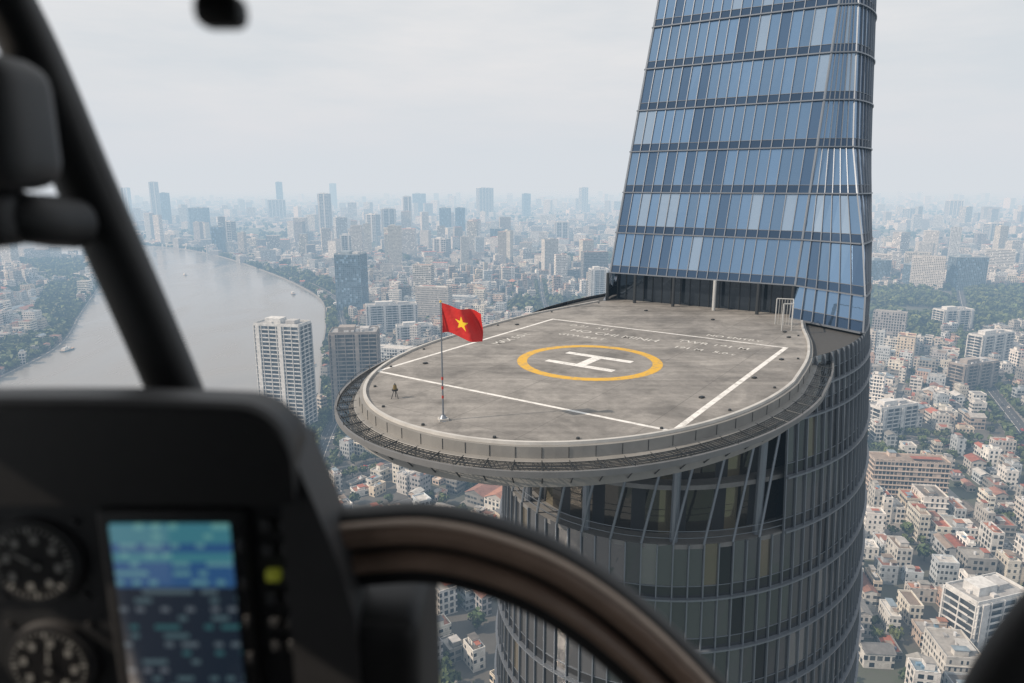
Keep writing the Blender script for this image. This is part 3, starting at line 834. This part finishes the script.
def ring(B,profile,mat=0,idx=None):
    R=[[W3(*p,z) for p in offs(DO,o)] for o,z in profile]; n=len(DO)
    for a in range(len(R)-1):
        for i in idx:
            j=(i+1)%n; B.face([R[a][i],R[a][j],R[a+1][j],R[a+1][i]],None,(1,1,1,1),mat)
nD=len(DO); NF=[i for i in range(nD) if DO[i][1]<23.5]
kb=Buf(); ring(kb,[(-.10,ZD),(-.10,ZD+.14),(.08,ZD+.14),(.08,ZD-.02)],0,idx=NF); kb.obj('deck_kerb',[simple('kerb_metal',(.46,.45,.43),.6,.1,.9,.35)],helipad)
kb=Buf(); ring(kb,[(.08,ZD-.02),(.30,ZD-.02),(.30,ZD-.60),(.62,ZD-.62),(.95,ZD-.95),(.95,ZD-1.75),(.2,ZD-2.1)],0,idx=NF); kb.obj('deck_edge_fascia',[simple('edge_fascia',(.22,.215,.205),.6,.1,.7,.35)],helipad)
ub=Buf(); o1=offs(DO,.2)
inn=[]
for p in o1:
    dx,dy=p[0],p[1]-18
    k=1/math.sqrt((dx/14.3)**2+(dy/ (19 if dy<0 else 28))**2+1e-9); k=min(k,1.0)
    inn.append((dx*k*.96,18+dy*k*.96))
for i in NF:
    j=(i+1)%nD
    ub.face([W3(*o1[i],ZD-2.1),W3(*o1[j],ZD-2.1),W3(*inn[j],ZD-4.3),W3(*inn[i],ZD-4.3)])
ub.obj('deck_underside',[M_CONC],helipad)
# open outer ring: radial brackets, grating wires and a slim edge beam
sn=Buf(); a0=offs(DO,.5);a1=offs(DO,1.66);o95=offs(DO,.96)
zi,zo=ZD-.64,ZD-.74
for i in NF:
    j=(i+1)%nD
    A0=np.array(W3(*a0[i],zi));A1=np.array(W3(*a0[j],zi));B0=np.array(W3(*a1[i],zo));B1=np.array(W3(*a1[j],zo))
    if i%2==0:
        cyl_pts(sn,A0,B0,.045,.04,5); cyl_pts(sn,B0-np.array((0,0,.08)),W3(*o95[i],ZD-1.55),.035,.035,5)
        cyl_pts(sn,W3(*offs(DO,.31)[i],ZD-.04),W3(*offs(DO,.31)[i],ZD-.58),.02,.02,4)
    for f in(.15,.27,.39,.51,.63,.75,.87): cyl_pts(sn,A0*(1-f)+B0*f,A1*(1-f)+B1*f,.022,.022,4,cap=False)
    for g_ in(.33,.66): cyl_pts(sn,A0*(1-g_)+A1*g_,B0*(1-g_)+B1*g_,.016,.016,4,cap=False)
    for hh in(.30,): cyl_pts(sn,B0+np.array((0,0,hh)),B1+np.array((0,0,hh)),.016,.016,4,cap=False)
    if i%4==0: cyl_pts(sn,B0,B0+np.array((0,0,.30)),.02,.02,5)
sn.obj('outer_safety_net',[M_MULLD],helipad)
eb=Buf(); ring(eb,[(1.62,ZD-.66),(1.76,ZD-.66),(1.76,ZD-.96),(1.62,ZD-.96),(1.62,ZD-.66)],0,idx=NF); eb.obj('ring_edge_beam',[simple('beam_metal',(.17,.172,.176),.5,.3,.8,.3)],helipad)
m,nt,b=newmat('worn_marking'); at=attr(nt); geo=nt.n('ShaderNodeNewGeometry')
n1=nt.n('ShaderNodeTexNoise',{'Vector':geo.outputs['Position'],'Scale':2.2,'Detail':9.0,'Roughness':.75})
wr=nt.n('ShaderNodeMapRange',{0:nt.m('ADD',n1.outputs[0],nt.m('SUBTRACT',1.0,at.outputs['Alpha'])),1:.48,2:.72,3:0.0,4:.85})
nt.nt.links.new(nt.mix(wr.outputs[0],at.outputs[0],(.2,.19,.175,1)),b.inputs['Base Color']); b.inputs['Roughness'].default_value=.6
M_MARK=m
mk=Buf(); WH=(.72,.71,.69,1); YE=(.62,.36,.03,1); zz=ZD+.006
def rect(s0,t0,s1,t1,col=WH,z=zz): mk.face([W3(s0,t0,z),W3(s1,t0,z),W3(s1,t1,z),W3(s0,t1,z)],None,col)
n=96
for i in range(n):
    a0_,a1_=2*math.pi*i/n,2*math.pi*(i+1)/n; r0,r1=4.35,5.05
    mk.face([W3(r0*math.cos(a0_),r0*math.sin(a0_),zz),W3(r1*math.cos(a0_),r1*math.sin(a0_),zz),W3(r1*math.cos(a1_),r1*math.sin(a1_),zz),W3(r0*math.cos(a1_),r0*math.sin(a1_),zz)],None,YE)
rect(-2.6,-1.75,2.6,-1.12);rect(-2.6,1.12,2.6,1.75);rect(-.36,-1.12,.36,1.12)
q=10.3
rect(-q,-q-.13,q,-q+.13); rect(q-.17,-q+.13,q+.17,q+2); rect(-q-.13,-q-.13+.26,-q+.13,q+2); rect(-q+.13,q+1.7,q-.17,q+1.95)
mk.obj('deck_markings',[M_MARK],helipad)
def deck_text(txt,s,t,size,rot):
    cu=bpy.data.curves.new('deck_lettering','FONT'); cu.body=txt; cu.size=size; cu.align_x='CENTER'; cu.offset=.012
    o=bpy.data.objects.new('deck_lettering',cu); scene.collection.objects.link(o)
    bpy.context.view_layer.update()
    me=bpy.data.meshes.new_from_object(o.evaluated_get(bpy.context.evaluated_depsgraph_get()))
    bpy.data.objects.remove(o)
    ca=me.color_attributes.new('Col','FLOAT_COLOR','CORNER')
    ca.data.foreach_set('color',np.tile([.62,.61,.58,.96],(len(me.loops),1)).astype(np.float32).ravel())
    me.materials.clear(); me.materials.append(M_MARK)
    o=link(bpy.data.objects.new('deck_lettering',me),helipad); o.location=W3(s,t,zz+.004)
    o.rotation_euler=(0,0,math.atan2(V[1],V[0])+rot)
deck_text('HO CHI MINH',-2.5,8.4,1.25,0); deck_text('TWR 191 M',5.4,9.6,1.1,0); deck_text('D 21   5.0 t',-5.5,10.4,.9,0)
deck_text('191 M   5.0 t',5.5,7.4,.9,0); deck_text('MAX 5.0 t',-8.3,3.0,1.1,math.pi/2); deck_text('GVW 5.0 T',-4.4,6.6,.9,0); deck_text('NO ENTRY',6,13,.9,0)
lt=Buf(); oi=offs(DO,-.6)
for i in NF[::7]:
    p=W3(*oi[i],ZD); cyl_pts(lt,p,(p[0],p[1],ZD+.1),.1,.08,8,(1,1,1,1),0)
M_YEL=simple('yellow_paint',(.5,.34,.05),.5)
for s,t in((9.5,-4),(10.8,2),(11,8),(9.6,16),(8.8,18),(-11.5,8),(-9,-7),(2,20),(-5,21)):
    p=W3(s,t,ZD+.05); lt.box(p,(.3,.2,.1),.6,mat=0)
lt.obj('deck_light_fittings',[M_MULLD,M_YEL],helipad)
M_BRS=simple('weathered_brass',(.16,.12,.05),.5,.2)
bc=Buf(); bx,by=-6.75,38.8
for dx,dy in((-.2,-.15),(.2,-.15),(0,.2)): cyl_pts(bc,(bx+dx,by+dy,ZD),(bx+dx*.25,by+dy*.25,ZD+.5),.025,.02,6,mat=0)
cyl_pts(bc,(bx,by,ZD+.45),(bx,by,ZD+.55),.18,.18,12,mat=0); cyl_pts(bc,(bx,by,ZD+.55),(bx,by,ZD+.8),.12,.09,12,mat=1); cyl_pts(bc,(bx,by,ZD+.8),(bx,by,ZD+.9),.06,.02,8,mat=0)
bc.obj('deck_beacon',[M_MULLD,M_BRS])
gt=Buf()
def G(s,t,z): return W3(s,t,ZD+z)
for s,t in((7.2,21.2),(8.5,21.6),(8.4,18.6),(9.1,19)):
    cyl_pts(gt,G(s,t,0),G(s,t,2.3),.05,.05,8)
cyl_pts(gt,G(7.2,21.2,2.3),G(8.5,21.6,2.3),.05,.05,6);cyl_pts(gt,G(8.4,18.6,2.3),G(9.1,19,2.3),.05,.05,6)
cyl_pts(gt,G(8.5,21.6,1.1),G(9.1,19,1.1),.03,.03,6);cyl_pts(gt,G(8.5,21.6,2.3),G(9.1,19,2.3),.05,.05,6)
for k in range(7):
    f=k/6; cyl_pts(gt,G(7.2+1.3*f,21.2+.4*f,0),G(7.2+1.3*f,21.2+.4*f,2.3),.02,.02,5)
gt.obj('access_gate',[M_STEEL])

# ---- flag
fp=empty('flag_pole'); fx,fy=-3.6,34.9
pb=Buf(); cyl_pts(pb,(fx,fy,ZD),(fx,fy,ZD+6.25),.05,.03,12,mat=0); cyl_pts(pb,(fx,fy,ZD),(fx,fy,ZD+.3),.28,.1,14,mat=0)
cyl_pts(pb,(fx,fy,ZD+6.25),(fx,fy,ZD+6.36),.07,.03,10,mat=1); pb.box((fx,fy,ZD+.06),(.5,.5,.12),.3,mat=2)
for k in range(3): cyl_pts(pb,(fx,fy,ZD+1.2+k*.5),(fx,fy,ZD+1.35+k*.5),.056,.056,10,mat=3)
M_RED,nt,b=newmat('flag_red'); b.inputs['Base Color'].default_value=(.50,.015,.012,1); b.inputs['Roughness'].default_value=.7
geo=nt.n('ShaderNodeNewGeometry'); n1=nt.n('ShaderNodeTexNoise',{'Vector':geo.outputs['Position'],'Scale':4.0,'Detail':3.0}); bp=nt.n('ShaderNodeBump',{'Height':n1.outputs[0],'Strength':.4,'Distance':.1}); nt.nt.links.new(bp.outputs[0],b.inputs['Normal'])
M_STAR,nt,b=newmat('flag_star'); b.inputs['Base Color'].default_value=(.8,.55,.02,1); b.inputs['Roughness'].default_value=.7
pb.obj('pole',[M_MULL,M_YEL,M_CONC,simple('pole_band_red',(.4,.03,.02),.5)],fp)
star=[]
for i in range(10):
    r=.40 if i%2==0 else .155; a=math.pi/2+i*math.pi/5; star.append((1.1+r*math.cos(a),.76+r*math.sin(a)))
fb=Buf(); NX,NY=100,68; FW,FH=2.25,1.5
def fpos(u,v):
    x=u*FW; wv=.26*math.sin(u*7.2+v*1.7+.4)*u**.6+.08*math.sin(u*14+v*4)
    z=v*FH-.38*u**1.4*FW*.55+.06*math.sin(u*7+2*v)
    return (fx+.05+x*.91+.04*math.sin(v*5)*u,fy-.35*x*.6+wv,ZD+4.68+z)
for i in range(NX):
    for j in range(NY):
        u0,u1,v0,v1=i/NX,(i+1)/NX,j/NY,(j+1)/NY
        ins=pip((u0+u1)/2*FW,(v0+v1)/2*FH,star)
        fb.face([fpos(u0,v0),fpos(u1,v0),fpos(u1,v1),fpos(u0,v1)],None,(1,1,1,1),1 if ins else 0)
fo=fb.obj('flag',[M_RED,M_STAR],fp)
import bmesh
bm=bmesh.new();bm.from_mesh(fo.data);bmesh.ops.remove_doubles(bm,verts=bm.verts,dist=.001)
for f in bm.faces:f.smooth=True
bm.to_mesh(fo.data);bm.free()

# ------------------------------------------------------------------ HELICOPTER COCKPIT (metres about the pilot's eye)
heli=empty('helicopter_cockpit'); heli.location=(0,0,EYE)
M_BLK=simple('black_plastic',(.012,.012,.013),.55,0,60,.3,.1)
M_CHAR=simple('charcoal_panel',(.02,.021,.023),.6,0,40,.3,.1)
M_GREY=simple('grey_trim',(.045,.045,.047),.5,0,20,.2)
M_BRN=simple('brown_leather_trim',(.33,.23,.175),.42,0,30,.25,.2)
M_TAN=simple('tan_edge',(.45,.35,.28),.5,0,30,.2)
def rbox(name,x0,x1,y0,y1,z0,z1,mat,bev=.01,seg=4):
    bm=bmesh.new(); bmesh.ops.create_cube(bm,size=1)
    for v in bm.verts: v.co=Vector(((x0+x1)/2+v.co.x*(x1-x0),(y0+y1)/2+v.co.y*(y1-y0),(z0+z1)/2+v.co.z*(z1-z0)))
    bmesh.ops.bevel(bm,geom=bm.edges[:],offset=bev,segments=seg,affect='EDGES',profile=.5)
    for f in bm.faces:f.smooth=True
    me=bpy.data.meshes.new(name);bm.to_mesh(me);bm.free();me.materials.append(mat)
    return link(bpy.data.objects.new(name,me),heli)
def tube(name,pts,rad,mat,k=8,n=16):
    P=catmull(pts,k); B=Buf(); rings=[]
    for i,p in enumerate(P):
        a=Vector(P[max(i-1,0)]);b_=Vector(P[min(i+1,len(P)-1)]);d=(b_-a).normalized()
        yv=Vector((0,1,0)); nv=d.cross(yv).normalized(); yv=nv.cross(d)
        rr=rad if not callable(rad) else rad(i/(len(P)-1))
        rings.append([tuple(Vector(p)+nv*math.cos(t)*rr[0]+yv*math.sin(t)*rr[1]) for t in[2*math.pi*q/n for q in range(n)]])
    for i in range(len(P)-1):
        for q in range(n):
            w_=(q+1)%n; B.face([rings[i][q],rings[i][w_],rings[i+1][w_],rings[i+1][q]])
    B.face(rings[0]);B.face(rings[-1])
    o=B.obj(name,[mat],heli)
    bm=bmesh.new();bm.from_mesh(o.data);bmesh.ops.remove_doubles(bm,verts=bm.verts,dist=.0002)
    bmesh.ops.recalc_face_normals(bm,faces=bm.faces)
    for f in bm.faces:f.smooth=len(f.verts)==4
    bm.to_mesh(o.data);bm.free()
    return o
tube('windshield_pillar',[(-.40,.98,-.62),(-.465,.92,-.27),(-.539,.90,0),(-.592,.88,.215),(-.65,.8,.42)],lambda f:(.037-.010*f,.022),M_BLK)
tube('pillar_highlight',[(-.432,.975,-.4),(-.434,.93,-.27),(-.507,.91,0),(-.566,.89,.215),(-.63,.81,.42)],(.004,.012),M_GREY)  # highlight line along the pillar, modelled as a thin lighter strip
rbox('compass_housing',-.68,-.485,.70,.80,-.005,.128,M_GREY,.03)
rbox('compass_bezel',-.66,-.51,.69,.705,.025,.112,M_BLK,.006)
tube('compass_arm',[(-.68,.76,.02),(-.60,.76,-.02),(-.535,.78,-.035),(-.53,.86,-.045)],(.028,.03),M_BLK)
rbox('compass_foot',-.70,-.525,.72,.80,-.065,.0,M_BLK,.022)
rbox('compass_card',-.62,-.535,.684,.692,.05,.085,simple('compass_card_white',(.3,.29,.3),.5),.002)
rbox('compass_label',-.60,-.55,.680,.685,.058,.07,simple('label_red',(.3,.05,.04),.5),.001)
tube('overhead_latch',[(-.24,.62,.30),(-.236,.60,.19),(-.232,.60,.145)],lambda f:(.007+.006*f,.008),M_BLK)
rbox('latch_knob',-.250,-.212,.585,.615,.122,.148,M_BLK,.010)
def gz(x): return -.002-.05*((x+.52)/.5)**2*.5
B=Buf(); prof=[]
for i in range(25):
    x=-1.0+i*(.70/24); prof.append((x,gz(x)))
for i in range(1,9):
    a=math.pi/2*(1-i/8); prof.append((-.30+.060*math.cos(a),gz(-.30)-.062+.062*math.sin(a)))
prof+= [(-.240,-.11)]
ys=[.715,.719,.728,.80,.86]; dzs=[-.232,-.226,-.222,-.232,-.252]; xi=[.0,.0,0,.008,.028]
R=[[(p[0]-(xx if k>20 else 0),y,p[1]+dz) for k,p in enumerate(prof)] for y,dz,xx in zip(ys,dzs,xi)]
for a in range(4):
    for i in range(len(prof)-1): B.face([R[a][i],R[a][i+1],R[a+1][i+1],R[a+1][i]])
f0=R[0]+[(-.25,.715,-.345),(-1.0,.715,-.345)]
B.face(f0[::-1]); B.face(R[4]+[(-.27,.86,-.5),(-1.0,.86,-.5)])
o=B.obj('glareshield',[M_BLK],heli,smooth=True)
rbox('instrument_panel',-1.0,-.247,.765,.85,-.80,-.30,M_CHAR,.01)
pc=Buf()
pcs=[(-.262,-.27),(-.243,-.30),(-.222,-.36),(-.20,-.43),(-.185,-.50),(-.172,-.85),(-.262,-.85)]
F=[(x,.735,z) for x,z in pcs]; Bk=[(x-.004,.83,z-.005) for x,z in pcs]
pc.face(F); 
for i in range(len(F)-1): pc.face([F[i],F[i+1],Bk[i+1],Bk[i]])
pc.obj('panel_side_cover',[M_GREY],heli)
rbox('centre_pedestal',-.26,-.112,.74,.98,-1.1,-.515,M_BLK,.025)
rbox('pedestal_lever',-.215,-.20,.70,.72,-.70,-.60,M_GREY,.006)
for k in range(11):
    x=-.615+k*.0195; rbox('annunciator_light',x,x+.012,.757,.766,-.332,-.312,[M_GREY,simple('lens_%d'%k,(.14,.13,.115),.3)][k%3!=0],.002,2)
for k in range(7): rbox('rocker_switch',-.74,-.70,.75,.766,-.36-.05*k,-.33-.05*k,M_GREY,.004,2)
M_FACE=simple('gauge_face',(.014,.014,.015),.4)
M_TICK=simple('gauge_tick',(.34,.34,.32),.5)
def gauge(x,z,r,hand):
    B=Buf(); y=.762
    cyl_pts(B,(x,y+.012,z),(x,y-.008,z),r*1.12,r*1.06,40,mat=0); cyl_pts(B,(x,y-.0082,z),(x,y-.0095,z),r*.97,r*.97,40,mat=1)
    for k in range(40):
        a=2*math.pi*k/40; l=.16 if k%5==0 else .08; w_=.0022 if k%5==0 else .0011
        p0=Vector((x+r*.92*math.sin(a),y-.0105,z+r*.92*math.cos(a)));p1=Vector((x+r*(.92-l)*math.sin(a),y-.0105,z+r*(.92-l)*math.cos(a)))
        s=Vector((math.cos(a),0,-math.sin(a)))*w_
        B.face([tuple(p0-s),tuple(p0+s),tuple(p1+s),tuple(p1-s)],mat=2)
    for k in range(8):
        a=2*math.pi*k/8+.2; B.box((x+r*.62*math.sin(a),y-.0105,z+r*.62*math.cos(a)),(.007,.0005,.009),mat=2)
    a=hand; p1=Vector((x+r*.78*math.sin(a),y-.012,z+r*.78*math.cos(a)));s=Vector((math.cos(a),0,-math.sin(a)))*.0028;p0=Vector((x-r*.2*math.sin(a),y-.012,z-r*.2*math.cos(a)))
    B.face([tuple(p0-s),tuple(p0+s),tuple(p1)],mat=2)
    cyl_pts(B,(x,y-.011,z),(x,y-.0135,z),r*.09,r*.09,12,mat=0)
    for sx_ in(-1,1):
        for sz in(-1,1): cyl_pts(B,(x+sx_*r*.98,y+.01,z+sz*r*.98),(x+sx_*r*.98,y-.003,z+sz*r*.98),.004,.004,8,mat=3)
    B.obj('gauge',[M_GREY,M_FACE,M_TICK,M_GREY],heli)
gauge(-.568,-.437,.05,-1.0);gauge(-.568,-.575,.05,.1);gauge(-.72,-.45,.05,2.0);gauge(-.72,-.585,.05,3.0)
rbox('display_bezel',-.488,-.312,.752,.77,-.80,-.368,M_BLK,.008)
m,nt,b=newmat('lit_display'); tc=nt.n('ShaderNodeTexCoord'); sx=nt.n('ShaderNodeSeparateXYZ',{0:tc.outputs['Generated']})
z=sx.outputs[2]; x=sx.outputs[0]
upper=nt.m('GREATER_THAN',z,.80)
iz=nt.m('FLOOR',nt.m('MULTIPLY',z,34.0)); ix=nt.m('FLOOR',nt.m('MULTIPLY',x,14.0))
wn=nt.n('ShaderNodeTexWhiteNoise',{0:nt.n('ShaderNodeCombineXYZ',{0:ix,1:iz}).outputs[0]}); wr=nt.n('ShaderNodeTexWhiteNoise',{0:nt.n('ShaderNodeCombineXYZ',{1:iz}).outputs[0]})
line=nt.m('GREATER_THAN',nt.m('FRACT',nt.m('MULTIPLY',z,34.0)),.5)
txt=nt.m('MULTIPLY',nt.m('GREATER_THAN',wn.outputs[0],.62),line)
cu_=nt.mix(nt.m('LESS_THAN',wr.outputs[0],.45),(.022,.07,.17,1),(.04,.15,.19,1))
cu_=nt.mix(nt.m('MULTIPLY',txt,.5),cu_,(.14,.32,.28,1))
cl_=nt.mix(txt,(.010,.016,.026,1),nt.mix(wr.outputs[0],(.02,.08,.09,1),(.09,.10,.12,1)))
em=nt.mix(upper,cl_,cu_)
nt.nt.links.new(em,b.inputs['Emission Color']); b.inputs['Emission Strength'].default_value=1.0; b.inputs['Base Color'].default_value=(.01,.01,.012,1); b.inputs['Roughness'].default_value=.15
rbox('display_screen',-.470,-.330,.748,.753,-.79,-.385,m,.001,1)
for k in range(6): rbox('bezel_key',-.322,-.315,.748,.753,-.42-.05*k,-.405-.05*k,M_GREY,.001,1)
m,nt,b=newmat('caution_lamp'); b.inputs['Base Color'].default_value=(.4,.4,.05,1); b.inputs['Emission Color'].default_value=(.4,.45,.05,1); b.inputs['Emission Strength'].default_value=.12
rbox('caution_lamp',-.295,-.278,.755,.766,-.464,-.450,m,.002,2)
for r_ in range(6):
    for c_ in range(2):
        if r_==2 and c_==0: continue
        rbox('radio_key',-.297+c_*.022,-.281+c_*.022,.757,.766,-.40-.032*r_,-.385-.032*r_,simple('key_%d%d'%(r_,c_),(.05,.052,.055),.5),.002,2)
cen=[(-.26,.80,-.455),(-.18,.80,-.445),(-.11,.80,-.442),(-.04,.80,-.456),(.04,.80,-.490),(.125,.80,-.552),(.215,.80,-.643),(.30,.80,-.75),(.36,.80,-.85)]
def offc(n_,dy=0):
    out=[]
    for i,p in enumerate(cen):
        a=Vector(cen[max(i-1,0)]);b_=Vector(cen[min(i+1,len(cen)-1)]);d=(b_-a).normalized(); nn=Vector((-d.z,0,d.x)); 
        if nn.z<0: nn=-nn
        q=Vector(p)+nn*n_; out.append((q.x,q.y+dy,q.z))
    return out
tube('bow_outer_seal',offc(.043,.012),(.008,.02),M_BLK)
tube('bow_leather_rail',offc(.024),(.018,.022),M_BRN)
tube('bow_tan_edge',offc(.038,-.006),(.0045,.012),M_TAN)
tube('bow_groove',offc(.004,.012),(.012,.018),M_BLK)
tube('bow_inner_rail',offc(-.016),(.013,.02),M_BRN)
tube('bow_inner_seal',offc(-.036,.006),(.014,.02),M_BLK)
tube('door_sill_post',[(.90,.80,-.25),(.78,.80,-.42),(.67,.80,-.60),(.61,.80,-.80)],(.055,.03),M_BLK)
sh=Buf()
xs=[-1.0,-.97,-.85,-.6,-.3,0,.3,.6,.85,.97,1.0]; zs=[.10,.26,.38,.46,.50,.51,.50,.46,.38,.26,.10]
yl=[-1.6,-.6,.2,.60,.80]; dz=[-.05,0,0,-.02,-.06]
for a in range(4):
    for i in range(10):
        y0,y1=yl[a],yl[a+1]
        sh.face([(xs[i],y0,zs[i]+dz[a]),(xs[i],y1,zs[i]+dz[a+1]),(xs[i+1],y1,zs[i+1]+dz[a+1]),(xs[i+1],y0,zs[i+1]+dz[a])])
sh.face([(-1,-1.6,-1.2),(1,-1.6,-1.2)]+[(xs[i],-1.6,zs[i]+dz[0]) for i in range(10,-1,-1)])
sh.face([(-1,-1.6,-1.2),(1,-1.6,-1.2),(1,.75,-1.2),(-1,.75,-1.2)])
for s in(-1,1):
    sh.face([(s,-1.6,-1.2),(s,.5,-1.2),(s,.5,-.55),(s,-1.6,-.55)]); sh.face([(s,-1.6,-.55),(s,-.5,-.55),(s,-.5,.2),(s,-1.6,.2)])
so_=sh.obj('cabin_shell',[M_GREY],heli)
md=so_.modifiers.new('t','SOLIDIFY'); md.thickness=.03
print('done')
